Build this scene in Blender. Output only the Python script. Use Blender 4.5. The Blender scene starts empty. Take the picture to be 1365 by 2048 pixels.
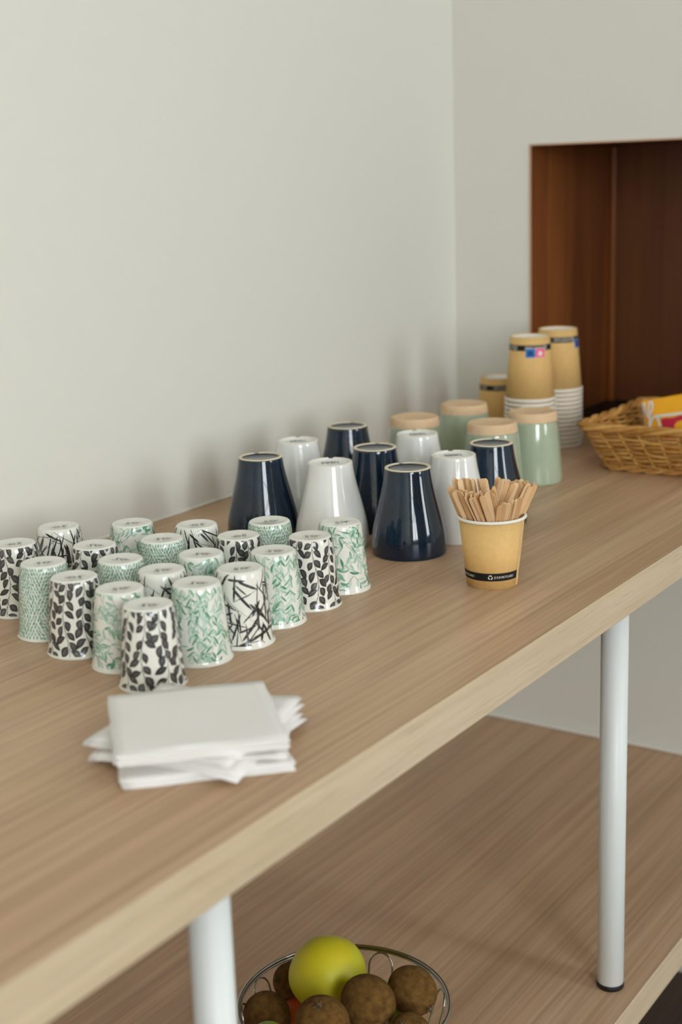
import bpy, bmesh, math, random
from mathutils import Vector, Matrix
PI = math.pi
S = bpy.context.scene
C = S.collection
TZ = 0.90                       # height of the table top above the floor
SH = TZ - 0.512                 # height of the lower shelf
YB, XR = 1.132, 2.0244          # back wall, right wall
YF = 0.5245                     # front edge of the table

# ------------------------------------------------------------------ camera
cam_d = bpy.data.cameras.new('camera')
cam = bpy.data.objects.new('camera', cam_d)
C.objects.link(cam)
S.camera = cam
Rr = (0.55444125, -0.83155307, -0.03338234)
Rd = (-0.21388613, -0.10361507, -0.97134785)
Rf = (0.80426838, 0.54569534, -0.23530614)
cam.matrix_world = Matrix(((Rr[0], -Rd[0], -Rf[0], 0.0), (Rr[1], -Rd[1], -Rf[1], 0.0),
                           (Rr[2], -Rd[2], -Rf[2], TZ + 0.41), (0, 0, 0, 1)))
cam_d.sensor_fit = 'VERTICAL'
cam_d.sensor_height = 36.0
cam_d.sensor_width = 24.0
cam_d.lens = 2803.28 / 2048 * 36.0
cam_d.clip_start = 0.05
cam_d.dof.use_dof = True
cam_d.dof.focus_distance = 1.405
cam_d.dof.aperture_fstop = 4.2
cam_d.dof.aperture_blades = 9

# ------------------------------------------------------------------ world, daylight, exposure
def lin(h):
    v = [int(h[i:i + 2], 16) / 255 for i in (1, 3, 5)]
    return tuple(c / 12.92 if c <= 0.04045 else ((c + 0.055) / 1.055) ** 2.4 for c in v) + (1.0,)

wd = bpy.data.worlds.new('sky'); S.world = wd; wd.use_nodes = True
bg = wd.node_tree.nodes['Background']
bg.inputs['Color'].default_value = (0.80, 0.88, 1.0, 1); bg.inputs['Strength'].default_value = 1.0

WINDOWS = [(-1.60, 1.70, 0.95, 2.68), (1.42, 0.60, 0.95, 2.68)]     # centre x, width, sill, head (front wall, behind the camera)
YW = -2.60
def window_light(i, cx, w, z0, z1, power):
    d = bpy.data.lights.new('window_daylight', 'AREA')
    d.shape = 'RECTANGLE'; d.size = w; d.size_y = z1 - z0
    d.energy = power; d.color = (0.93, 0.975, 1.0)
    o = bpy.data.objects.new('window_daylight', d); C.objects.link(o)
    o.location = (cx, YW - 0.16, (z0 + z1) / 2)
    o.rotation_euler = (PI / 2, 0, 0)       # faces +Y, into the room
    return o
for i, (cx, w, z0, z1) in enumerate(WINDOWS):
    window_light(i, cx, w, z0, z1, 52.0 * w * (z1 - z0))

S.view_settings.view_transform = 'Standard'
S.view_settings.look = 'None'
S.view_settings.gamma = 1.0
S.view_settings.use_curve_mapping = False
S.view_settings.exposure = -0.16
S.cycles.use_denoising = True
S.cycles.max_bounces = 8
S.cycles.diffuse_bounces = 5
S.cycles.caustics_reflective = False
S.cycles.caustics_refractive = False

# ------------------------------------------------------------------ materials
def mat(name, col, rough=0.5, spec=0.5, metal=0.0, coat=0.0, sss=0.0, noise=None, bump=None, attr=None, trans=0.0):
    m = bpy.data.materials.new(name); m.use_nodes = True
    nt = m.node_tree; b = nt.nodes['Principled BSDF']
    b.inputs['Base Color'].default_value = lin(col) if isinstance(col, str) else col
    b.inputs['Roughness'].default_value = rough
    b.inputs['Specular IOR Level'].default_value = spec
    b.inputs['Metallic'].default_value = metal
    b.inputs['Coat Weight'].default_value = coat
    b.inputs['Coat Roughness'].default_value = 0.05
    if sss:
        b.inputs['Subsurface Weight'].default_value = sss
        b.inputs['Subsurface Radius'].default_value = (0.004, 0.003, 0.002)
    tc = nt.nodes.new('ShaderNodeTexCoord')
    if attr:
        a = nt.nodes.new('ShaderNodeAttribute'); a.attribute_name = attr
        nt.links.new(a.outputs['Color'], b.inputs['Base Color'])
    if noise:                                   # (colour 2, scale vector, detail, low, high)
        c2, sc, det, lo, hi = noise
        mp = nt.nodes.new('ShaderNodeMapping'); mp.inputs['Scale'].default_value = sc
        n = nt.nodes.new('ShaderNodeTexNoise'); n.inputs['Scale'].default_value = 1.0; n.inputs['Detail'].default_value = det
        r = nt.nodes.new('ShaderNodeValToRGB')
        r.color_ramp.elements[0].position = lo; r.color_ramp.elements[1].position = hi
        r.color_ramp.elements[0].color = lin(col); r.color_ramp.elements[1].color = lin(c2)
        nt.links.new(tc.outputs['Object'], mp.inputs['Vector']); nt.links.new(mp.outputs['Vector'], n.inputs['Vector'])
        nt.links.new(n.outputs['Fac'], r.inputs['Fac']); nt.links.new(r.outputs['Color'], b.inputs['Base Color'])
    if bump:                                    # (scale, strength, distance)
        n = nt.nodes.new('ShaderNodeTexNoise'); n.inputs['Scale'].default_value = bump[0]; n.inputs['Detail'].default_value = 4
        bp = nt.nodes.new('ShaderNodeBump'); bp.inputs['Strength'].default_value = bump[1]; bp.inputs['Distance'].default_value = bump[2]
        nt.links.new(tc.outputs['Object'], n.inputs['Vector']); nt.links.new(n.outputs['Fac'], bp.inputs['Height'])
        nt.links.new(bp.outputs['Normal'], b.inputs['Normal'])
    return m

def wood(name, c_dark, c_mid, c_light, line, rough=0.45, along='X', dash=False):
    m = bpy.data.materials.new(name); m.use_nodes = True
    nt = m.node_tree; b = nt.nodes['Principled BSDF']; N = nt.nodes.new; K = nt.links.new
    tc = N('ShaderNodeTexCoord')
    def noise(sx, sy, sz, det, dist, off=0.0):
        mp = N('ShaderNodeMapping')
        mp.inputs['Scale'].default_value = (sx, sy, sz) if along == 'X' else (sy, sz, sx)
        mp.inputs['Location'].default_value = (off, off * 1.7, off * .3)
        n = N('ShaderNodeTexNoise'); n.inputs['Scale'].default_value = 1; n.inputs['Detail'].default_value = det
        n.inputs['Distortion'].default_value = dist
        K(tc.outputs['Object'], mp.inputs['Vector']); K(mp.outputs['Vector'], n.inputs['Vector'])
        return n
    broad = noise(1.1, 16, 9, 5, 0.8)
    rp = N('ShaderNodeValToRGB'); e = rp.color_ramp.elements
    e[0].position = 0.30; e[0].color = lin(c_dark); e[1].position = 0.72; e[1].color = lin(c_light)
    k = e.new(0.5); k.color = lin(c_mid)
    K(broad.outputs['Fac'], rp.inputs['Fac'])
    fine = noise(3.0, 230, 120, 4, 0.8, 3.1)
    fr = N('ShaderNodeValToRGB'); fr.color_ramp.elements[0].position = 0.34; fr.color_ramp.elements[1].position = 0.62
    fr.color_ramp.elements[0].color = (line, line, line, 1); fr.color_ramp.elements[1].color = (1.04, 1.04, 1.04, 1)
    K(fine.outputs['Fac'], fr.inputs['Fac'])
    mx = N('ShaderNodeMix'); mx.data_type = 'RGBA'; mx.blend_type = 'MULTIPLY'; mx.inputs[0].default_value = 1.0
    K(rp.outputs['Color'], mx.inputs[6]); K(fr.outputs['Color'], mx.inputs[7])
    out = mx
    med = noise(0.9, 60, 40, 4, 2.2, 7.7)           # medium cathedral streaks
    mr = N('ShaderNodeValToRGB'); mr.color_ramp.elements[0].position = 0.40; mr.color_ramp.elements[1].position = 0.56
    l2 = 1 - (1 - line) * 0.75
    mr.color_ramp.elements[0].color = (l2, l2 * .985, l2 * .97, 1); mr.color_ramp.elements[1].color = (1, 1, 1, 1)
    K(med.outputs['Fac'], mr.inputs['Fac'])
    m2 = N('ShaderNodeMix'); m2.data_type = 'RGBA'; m2.blend_type = 'MULTIPLY'; m2.inputs[0].default_value = 1.0
    K(out.outputs[2], m2.inputs[6]); K(mr.outputs['Color'], m2.inputs[7]); out = m2
    if dash:
        dn = noise(16, 700, 700, 2, 0.3, 1.9)
        dr = N('ShaderNodeValToRGB'); dr.color_ramp.elements[0].position = 0.30; dr.color_ramp.elements[1].position = 0.42
        dr.color_ramp.elements[0].color = (.80, .77, .72, 1); dr.color_ramp.elements[1].color = (1, 1, 1, 1)
        K(dn.outputs['Fac'], dr.inputs['Fac'])
        m3 = N('ShaderNodeMix'); m3.data_type = 'RGBA'; m3.blend_type = 'MULTIPLY'; m3.inputs[0].default_value = 1.0
        K(out.outputs[2], m3.inputs[6]); K(dr.outputs['Color'], m3.inputs[7]); out = m3
    K(out.outputs[2], b.inputs['Base Color'])
    b.inputs['Roughness'].default_value = rough; b.inputs['Specular IOR Level'].default_value = 0.35
    bp = N('ShaderNodeBump'); bp.inputs['Strength'].default_value = 0.12; bp.inputs['Distance'].default_value = 0.0004
    K(fine.outputs['Fac'], bp.inputs['Height']); K(bp.outputs['Normal'], b.inputs['Normal'])
    return m

M = {
 'wall': mat('wall_paint', '#dbdad2', 0.75, 0.25, bump=(180, 0.12, 0.0006)),
 'ceil': mat('ceiling_paint', '#e6e4de', 0.8, 0.2, bump=(90, 0.1, 0.0006)),
 'floor': wood('dark_floor_wood', '#3a2a1e', '#463324', '#523c2b', 0.8, 0.4),
 'top': wood('laminate_top', '#bb9a79', '#c4a383', '#ccad8e', 0.84, 0.42),
 'edge': wood('edge_band', '#c6b193', '#ccb89b', '#d3c1a6', 0.93, 0.55, dash=True),
 'bead': mat('white_caulk', '#e4e2da', 0.5, 0.4, bump=(60, 0.1, 0.0004)),
 'leg': mat('white_powder_coat', '#dfe3e1', 0.38, 0.5, bump=(900, 0.05, 0.0001)),
 'rubber': mat('black_rubber', '#101012', 0.5, 0.4, bump=(300, 0.1, 0.0001)),
 'niche': wood('varnished_red_wood', '#764220', '#884e26', '#985a2b', 0.80, 0.27, along='Z'),
 'nicheback': wood('dark_panel_wood', '#633a20', '#6b4024', '#734628', 0.88, 0.45, along='Z'),
 'sill': mat('black_sill', '#0c0b0e', 0.5, 0.4, bump=(200, 0.1, 0.0002)),
 'frame': mat('window_frame_white', '#e8e8e4', 0.5, 0.4, bump=(200, 0.05, 0.0002)),
 'porc': mat('cream_porcelain', '#e4e4dc', 0.12, 0.5, coat=0.2, noise=('#dfded4', (30, 30, 30), 2, 0.3, 0.7)),
 'print': mat('glazed_print', '#222222', 0.14, 0.5, coat=0.3, attr='Col'),
 'mark': mat('printed_mark', '#1c1614', 0.3, 0.4, noise=('#2c2421', (400, 400, 400), 2, 0.3, 0.7)),
 'navy': mat('navy_glaze', '#0a1a2a', 0.07, 0.5, coat=0.2, noise=('#10273c', (40, 40, 25), 3, 0.35, 0.75)),
 'white': mat('white_glaze', '#dcdddb', 0.10, 0.5, coat=0.5, noise=('#e4e4e0', (40, 40, 25), 3, 0.3, 0.7)),
 'cream': mat('cream_ring', '#e2ddd0', 0.4, 0.4, bump=(900, 0.1, 0.0001)),
 'rawedge': mat('raw_edge', '#c8a890', 0.7, 0.3, bump=(300, 0.1, 0.0002)),
 'bisque': mat('unglazed_ring', '#d9cdb4', 0.7, 0.3, bump=(900, 0.2, 0.0002)),
 'celadon': mat('celadon_glaze', '#a0ad95', 0.09, 0.5, coat=0.5, noise=('#a8b49c', (50, 50, 20), 3, 0.3, 0.7)),
 'clay': mat('bare_clay', '#dfc2a0', 0.8, 0.25, noise=('#d3b28d', (60, 60, 60), 4, 0.35, 0.7), bump=(700, 0.2, 0.0003)),
 'kraft': mat('kraft_paper', '#dcb678', 0.72, 0.25, noise=('#d5ad6e', (220, 220, 220), 4, 0.3, 0.7), bump=(900, 0.1, 0.0001)),
 'paper': mat('white_paper', '#e8e4da', 0.6, 0.3, bump=(500, 0.1, 0.0001)),
 'black': mat('black_print', '#14110f', 0.6, 0.3, bump=(500, 0.05, 0.0001)),
 'whiteink': mat('white_print', '#e2dfd6', 0.6, 0.3, bump=(500, 0.05, 0.0001)),
 'blue': mat('blue_print', '#0a6cb8', 0.55, 0.3, bump=(500, 0.05, 0.0001)),
 'pink': mat('pink_print', '#f0568a', 0.55, 0.3, bump=(500, 0.05, 0.0001)),
 'navyink': mat('navy_print', '#123a66', 0.55, 0.3, bump=(500, 0.05, 0.0001)),
 'napkin': mat('napkin_tissue', '#e8e5e2', 0.95, 0.1, sss=0.0, bump=(420, 0.35, 0.0006)),
 'chrome': mat('polished_wire', '#b4b4ae', 0.10, 0.5, metal=1.0, bump=(300, 0.02, 0.0001)),
 'apple': mat('yellow_green_apple_skin', '#cbbe22', 0.48, 0.4, noise=('#bab820', (22, 22, 16), 3, 0.35, 0.7), bump=(200, 0.03, 0.0002)),
 'green': mat('green_skin', '#7d9a1e', 0.3, 0.45, noise=('#93ab2a', (40, 40, 40), 3, 0.3, 0.7), bump=(300, 0.08, 0.0003)),
 'orange': mat('orange_skin', '#c2541a', 0.4, 0.4, noise=('#b4440f', (60, 60, 60), 3, 0.3, 0.7), bump=(500, 0.2, 0.0004)),
 'kiwi': mat('kiwi_skin', '#5c3f1e', 0.9, 0.15, noise=('#80602f', (150, 150, 150), 8, 0.32, 0.68), bump=(1400, 0.9, 0.0012)),
 'calyx': mat('kiwi_calyx', '#4a3826', 0.9, 0.15, noise=('#8a7458', (300, 300, 300), 3, 0.35, 0.7)),
 'stem': mat('apple_stalk', '#4d3a1c', 0.8, 0.2, bump=(500, 0.3, 0.0003)),
 'yellow': mat('yellow_foil', '#f0a800', 0.38, 0.5, noise=('#f4b000', (20, 20, 20), 2, 0.3, 0.7)),
 'magenta': mat('magenta_print', '#c00838', 0.4, 0.5, bump=(300, 0.05, 0.0002)),
}
def stick_mats():
    out = []
    for i, (a, b) in enumerate((('#e0bd94', '#d3aa7c'), ('#e6c8a2', '#dab78d'), ('#d8b083', '#cb9f6f'))):
        out.append(mat('birch_wood_%s' % 'abc'[i], a, 0.65, 0.3, noise=(b, (260, 260, 22), 4, 0.3, 0.72), bump=(500, 0.15, 0.0002)))
    return out
STICK = stick_mats()
WICK = [mat('willow_%s' % 'abc'[i], a, 0.6, 0.35, noise=(b, (70, 70, 70), 4, 0.3, 0.7), bump=(350, 0.3, 0.0005))
        for i, (a, b) in enumerate((('#c28f4e', '#ab783a'), ('#cf9f5c', '#b98946'), ('#b28040', '#9c6c2e')))]

# ------------------------------------------------------------------ helpers
def link(name, me, parent=None, loc=None):
    o = bpy.data.objects.new(name, me); C.objects.link(o)
    if parent is not None: o.parent = parent
    if loc is not None: o.location = loc
    return o
def tag(o, label, cat, group=None):
    o['label'] = label; o['category'] = cat
    if group: o['group'] = group
    return o
def struct(o, label=None):
    o['kind'] = 'structure'
    if label: o['label'] = label
    return o
def empty(name, loc, rz=0.0):
    o = bpy.data.objects.new(name, None); C.objects.link(o)
    o.location = loc; o.rotation_euler = (0, 0, rz); o.empty_display_size = 0.03
    return o
def mesh(name, verts, faces, m, smooth=False, cols=None, mats=None, fm=None):
    me = bpy.data.meshes.new(name); me.from_pydata([tuple(v) for v in verts], [], faces)
    for mm in (mats or [m]): me.materials.append(mm)
    if fm: me.polygons.foreach_set('material_index', fm)
    if smooth: me.polygons.foreach_set('use_smooth', [True] * len(me.polygons))
    if cols:
        a = me.color_attributes.new('Col', 'FLOAT_COLOR', 'POINT')
        a.data.foreach_set('color', [x for c in cols for x in c])
    me.update()
    return me
def box_vf(x0, x1, y0, y1, z0, z1):
    v = [(x, y, z) for x in (x0, x1) for y in (y0, y1) for z in (z0, z1)]
    f = [(0, 1, 3, 2), (4, 6, 7, 5), (0, 4, 5, 1), (2, 3, 7, 6), (0, 2, 6, 4), (1, 5, 7, 3)]
    return v, f
def box_mesh(name, a, m, bevel=0.0, seg=2):
    v, f = box_vf(*a)
    me = mesh(name, v, f, m)
    bm = bmesh.new(); bm.from_mesh(me)
    bmesh.ops.recalc_face_normals(bm, faces=bm.faces)
    if bevel: bmesh.ops.bevel(bm, geom=list(bm.edges), offset=bevel, segments=seg, profile=0.5, affect='EDGES')
    bm.to_mesh(me); bm.free()
    return me
def multi_box(name, boxes, m, bevel=0.0):
    V, F = [], []
    for a in boxes:
        v, f = box_vf(*a); n = len(V); V += v; F += [tuple(i + n for i in q) for q in f]
    me = mesh(name, V, F, m); bm = bmesh.new(); bm.from_mesh(me)
    bmesh.ops.recalc_face_normals(bm, faces=bm.faces)
    if bevel: bmesh.ops.bevel(bm, geom=list(bm.edges), offset=bevel, segments=2, profile=0.5, affect='EDGES')
    bm.to_mesh(me); bm.free(); return me
def lathe(name, prof, m, seg=64, warp=None, close=False, mats=None, seg_mat=None):
    """prof: list of (r, z). r == 0 at an end closes with a pole."""
    V, F, fm = [], [], []
    rows = []
    for j, (r, z) in enumerate(prof):
        if r <= 1e-9:
            rows.append([len(V)]); V.append((0, 0, z)); continue
        row = []
        for i in range(seg):
            a = 2 * PI * i / seg
            rr, zz = (r, z) if warp is None else warp(j, a, r, z)
            row.append(len(V)); V.append((rr * math.cos(a), rr * math.sin(a), zz))
        rows.append(row)
    pairs = list(zip(range(len(rows) - 1), range(1, len(rows))))
    if close: pairs.append((len(rows) - 1, 0))
    for a, b in pairs:
        A, B = rows[a], rows[b]
        for i in range(seg):
            k = (i + 1) % seg
            if len(A) == 1 and len(B) == 1: continue
            if len(A) == 1: F.append((A[0], B[k], B[i]))
            elif len(B) == 1: F.append((A[i], A[k], B[0]))
            else: F.append((A[i], A[k], B[k], B[i]))
            fm.append(seg_mat[a] if seg_mat else 0)
    me = mesh(name, V, F, m, True, mats=mats, fm=fm if seg_mat else None)
    bm = bmesh.new(); bm.from_mesh(me); bmesh.ops.recalc_face_normals(bm, faces=bm.faces); bm.to_mesh(me); bm.free()
    return me
def tube_vf(pts, r, k=8, closed=False):
    pts = [Vector(p) for p in pts]; n = len(pts); V, F = [], []
    nrm = None
    for i in range(n):
        t = (pts[(i + 1) % n] - pts[i - 1]) if closed else (pts[min(i + 1, n - 1)] - pts[max(i - 1, 0)])
        t.normalize()
        if nrm is None:
            nrm = t.orthogonal().normalized()
        nrm = (nrm - t * nrm.dot(t)).normalized()
        b = t.cross(nrm)
        rr = r(i / (n - 1)) if callable(r) else r
        for j in range(k):
            a = 2 * PI * j / k
            V.append(pts[i] + nrm * (rr * math.cos(a)) + b * (rr * math.sin(a)))
    m = n if closed else n - 1
    for i in range(m):
        for j in range(k):
            a = i * k + j; b_ = i * k + (j + 1) % k; i2 = (i + 1) % n
            F.append((a, b_, i2 * k + (j + 1) % k, i2 * k + j))
    if not closed:
        F.append(tuple(range(k - 1, -1, -1))); F.append(tuple((n - 1) * k + j for j in range(k)))
    return V, F
def tube(name, pts, r, m, k=8, closed=False):
    v, f = tube_vf(pts, r, k, closed); return mesh(name, v, f, m, True)
def interp(tab, z):
    for (z0, r0), (z1, r1) in zip(tab, tab[1:]):
        if z <= z1: return r0 + (r1 - r0) * max(0.0, (z - z0) / (z1 - z0))
    return tab[-1][1]
def spline(pts, n):
    """Catmull-Rom through 2D/3D points"""
    P = [Vector(p) for p in pts]; out = []
    for i in range(len(P) - 1):
        a = P[max(i - 1, 0)]; b = P[i]; c = P[i + 1]; d = P[min(i + 2, len(P) - 1)]
        for j in range(n):
            t = j / n
            out.append(0.5 * ((2 * b) + (c - a) * t + (2 * a - 5 * b + 4 * c - d) * t * t + (3 * b - a - 3 * c + d) * t ** 3))
    out.append(P[-1]); return out

# ------------------------------------------------------------------ the room
XL, YW0, ZC = -3.2, YW, 2.78
NZ0, NZ1, NY0, NY1, ND = TZ - 0.012, TZ + 0.4425, 0.34, 0.9985, 0.315      # niche in the right wall
struct(link('floor', box_mesh('floor', (XL - .1, XR + .5, YW - .2, YB + .1, -0.1, 0.0), M['floor'])), 'dark brown wooden floor')
struct(link('ceiling', box_mesh('ceiling', (XL - .1, XR + .5, YW - .2, YB + .1, ZC, ZC + .1), M['ceil'])), 'white ceiling')
struct(link('wall_back', box_mesh('wall_back', (XL - .1, XR + .5, YB, YB + .1, 0, ZC), M['wall'])), 'plain off-white wall behind the table')
struct(link('wall_left', box_mesh('wall_left', (XL - .1, XL, YW - .2, YB, 0, ZC), M['wall'])), 'plain off-white side wall')
struct(link('wall_right', multi_box('wall_right', [
    (XR, XR + .5, YW - .2, NY0, 0, ZC), (XR, XR + .5, NY1, YB, 0, ZC),
    (XR, XR + .5, NY0, NY1, 0, NZ0), (XR, XR + .5, NY0, NY1, NZ1, ZC), (XR + ND + .03, XR + .5, NY0, NY1, NZ0, NZ1)], M['wall'])),
    'off-white end wall with a wood lined recess')
bx = []
x = XL
for cx, w, z0, z1 in WINDOWS:
    bx.append((x, cx - w / 2, YW - .2, YW, 0, ZC)); bx.append((cx - w / 2, cx + w / 2, YW - .2, YW, 0, z0))
    bx.append((cx - w / 2, cx + w / 2, YW - .2, YW, z1, ZC)); x = cx + w / 2
bx.append((x, XR + .5, YW - .2, YW, 0, ZC))
struct(link('wall_front', multi_box('wall_front', bx, M['wall'])), 'off-white wall with two tall windows')
for i, (cx, w, z0, z1) in enumerate(WINDOWS):
    fb = [(cx - w / 2, cx - w / 2 + .06, YW - .12, YW - .06, z0, z1), (cx + w / 2 - .06, cx + w / 2, YW - .12, YW - .06, z0, z1),
          (cx - w / 2, cx + w / 2, YW - .12, YW - .06, z0, z0 + .07), (cx - w / 2, cx + w / 2, YW - .12, YW - .06, z1 - .07, z1)]
    wo = struct(link('window_%d' % (i + 1), multi_box('window_frame', fb, M['frame'], 0.004)), 'tall white framed window')
    link('glazing_bar', box_mesh('glazing_bar', (cx - .035, cx + .035, YW - .115, YW - .065, z0, z1), M['frame'], 0.004), wo)
    link('glazing_bar', box_mesh('glazing_bar', (cx - w / 2, cx + w / 2, YW - .11, YW - .07, z0 + (z1 - z0) * .66, z0 + (z1 - z0) * .66 + .045), M['frame'], 0.004), wo)

# niche lining: panels inside the recess
nx = empty('niche_lining', (XR, (NY0 + NY1) / 2, NZ0)); struct(nx, 'dark varnished wood lining of the wall recess')
nx['kind'] = 'structure'
t = 0.003
def nbox(name, x0, x1, y0, y1, z0, z1, m, bev=0.001):
    ox, oy, oz = nx.location
    return link(name, box_mesh(name, (x0 - ox, x1 - ox, y0 - oy, y1 - oy, z0 - oz, z1 - oz), m, bev), nx)
nbox('side_panel', XR + .002, XR + ND, NY1 - t, NY1 - .0005, NZ0 + t, NZ1 - t, M['niche'])
nbox('side_panel', XR + .002, XR + ND, NY0 + .0005, NY0 + t, NZ0 + t, NZ1 - t, M['niche'])
nbox('top_panel', XR + .002, XR + ND, NY0 + .0005, NY1 - .0005, NZ1 - t, NZ1 - .0005, M['nicheback'])
nbox('back_panel', XR + ND, XR + ND + .02, NY0 + .0005, NY1 - .0005, NZ0 + t, NZ1 - t, M['nicheback'])
nbox('corner_bead', XR + ND - .012, XR + ND, NY1 - t - .012, NY1 - t, NZ0 + t, NZ1 - t, M['niche'], 0.004)
nbox('sill', XR + .001, XR + ND, NY0 + .0005, NY1 - .0005, NZ0 + .0005, NZ0 + .010, M['sill'])
nbox('edge_strip', XR - .0012, XR + .0018, NY0, NY1, NZ1 - .0022, NZ1 + .0006, M['rawedge'], .0003)
nbox('edge_strip', XR - .0012, XR + .0018, NY1 - .0022, NY1 + .0006, NZ0 + .012, NZ1 - .0023, M['rawedge'], .0003)

# caulk beads
struct(link('trim_1', box_mesh('trim', (-1.2, XR, YB - .0035, YB, TZ, TZ + .0035), M['bead'], 0.001)), 'thin white sealant line where table meets back wall')
struct(link('trim_2', box_mesh('trim', (XR - .009, XR, 0.30, YB, SH, SH + .007), M['bead'], 0.003)), 'white sealant line where lower shelf meets end wall')

# ------------------------------------------------------------------ table and lower shelf
X0T = -1.0
tb = empty('long_table', ((X0T + XR) / 2, (YF + YB) / 2, SH))
tag(tb, 'long pale wood worktop on round white legs along the wall', 'table')
def tpart(root, name, x0, x1, y0, y1, z0, z1, m, bev=0.0008):
    ox, oy, oz = root.location
    return link(name, box_mesh(name, (x0 - ox, x1 - ox, y0 - oy, y1 - oy, z0 - oz, z1 - oz), m, bev), root)
TH = 0.0378
tpart(tb, 'worktop', X0T, XR - .0005, YF + .0016, YB - .0005, TZ - TH, TZ, M['top'], 0.0)
e = tpart(tb, 'edge_band', X0T, XR - .0005, YF - .0006, YF + .0016, TZ - TH, TZ, M['edge'], 0.0009)
e['label'] = 'paler wood edge strip of the worktop'
leg_h = 0.512 - TH
leg_me = lathe('leg', [(0, .006), (.0142, .006), (.0150, .0068), (.0150, leg_h), (0, leg_h)], M['leg'], 40)
foot_me = lathe('foot', [(0, 0), (.0148, 0), (.0156, .0012), (.0156, .0050), (.0148, .0062), (0, .0062)], M['rubber'], 40)
for lx in (-.0376, .660, 1.3576):
    for ly in (.568,):
        l = link('leg', leg_me, tb, Vector((lx, ly, SH)) - tb.location)
        l['label'] = 'white metal tube leg'
        ft = link('foot', foot_me, l); ft['label'] = 'black rubber foot ring'
sh = empty('lower_shelf', ((X0T + XR) / 2, (YF + YB) / 2, 0.0))
tag(sh, 'lower wooden shelf board under the worktop, carrying the table legs', 'shelf')
YS = 0.534
tpart(sh, 'shelf_board', X0T, XR - .0005, YS + .0016, YB - .0005, SH - .0395, SH, M['top'], 0.0)
tpart(sh, 'edge_band', X0T, XR - .0005, YS - .0006, YS + .0016, SH - .0395, SH, M['edge'], 0.0009)
sleg = lathe('shelf_leg', [(0, 0), (.0150, 0), (.0150, SH - .0395), (0, SH - .0395)], M['leg'], 32)
for lx in (-.0376, .90, 1.9):
    link('shelf_leg', sleg, sh, Vector((lx, 1.0, 0)) - sh.location)

# ------------------------------------------------------------------ patterned cups
CUP_PROF = [(0.0, .0294), (.0012, .0293), (.004, .02795), (.008, .0271), (.014, .0265), (.030, .0252), (.045, .0239),
            (.056, .0228), (.064, .0219), (.0668, .0214), (.0684, .0208), (.0693, .0199), (.0697, .0188)]
CUP_H = .0697
def cup_r(z): return interp(CUP_PROF, z)
def smooth_tab(tab, n):
    zs = [tab[0][0] + (tab[-1][0] - tab[0][0]) * i / n for i in range(n + 1)]
    return [(interp(tab, z), z) for z in zs]
cup_outer = [(r, z) for z, r in CUP_PROF]
cup_full = ([(.0266, .0016), (.0282, .0004)] + [(.0291, .0)] + cup_outer[1:] + [(.0170, .0693), (.0, .0692)])
cup_full = cup_full + [(0, .0655), (.017, .0655), (.0195, .063), (.0215, .050), (.0240, .025), (.0255, .008), (.0262, .003)]
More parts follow.
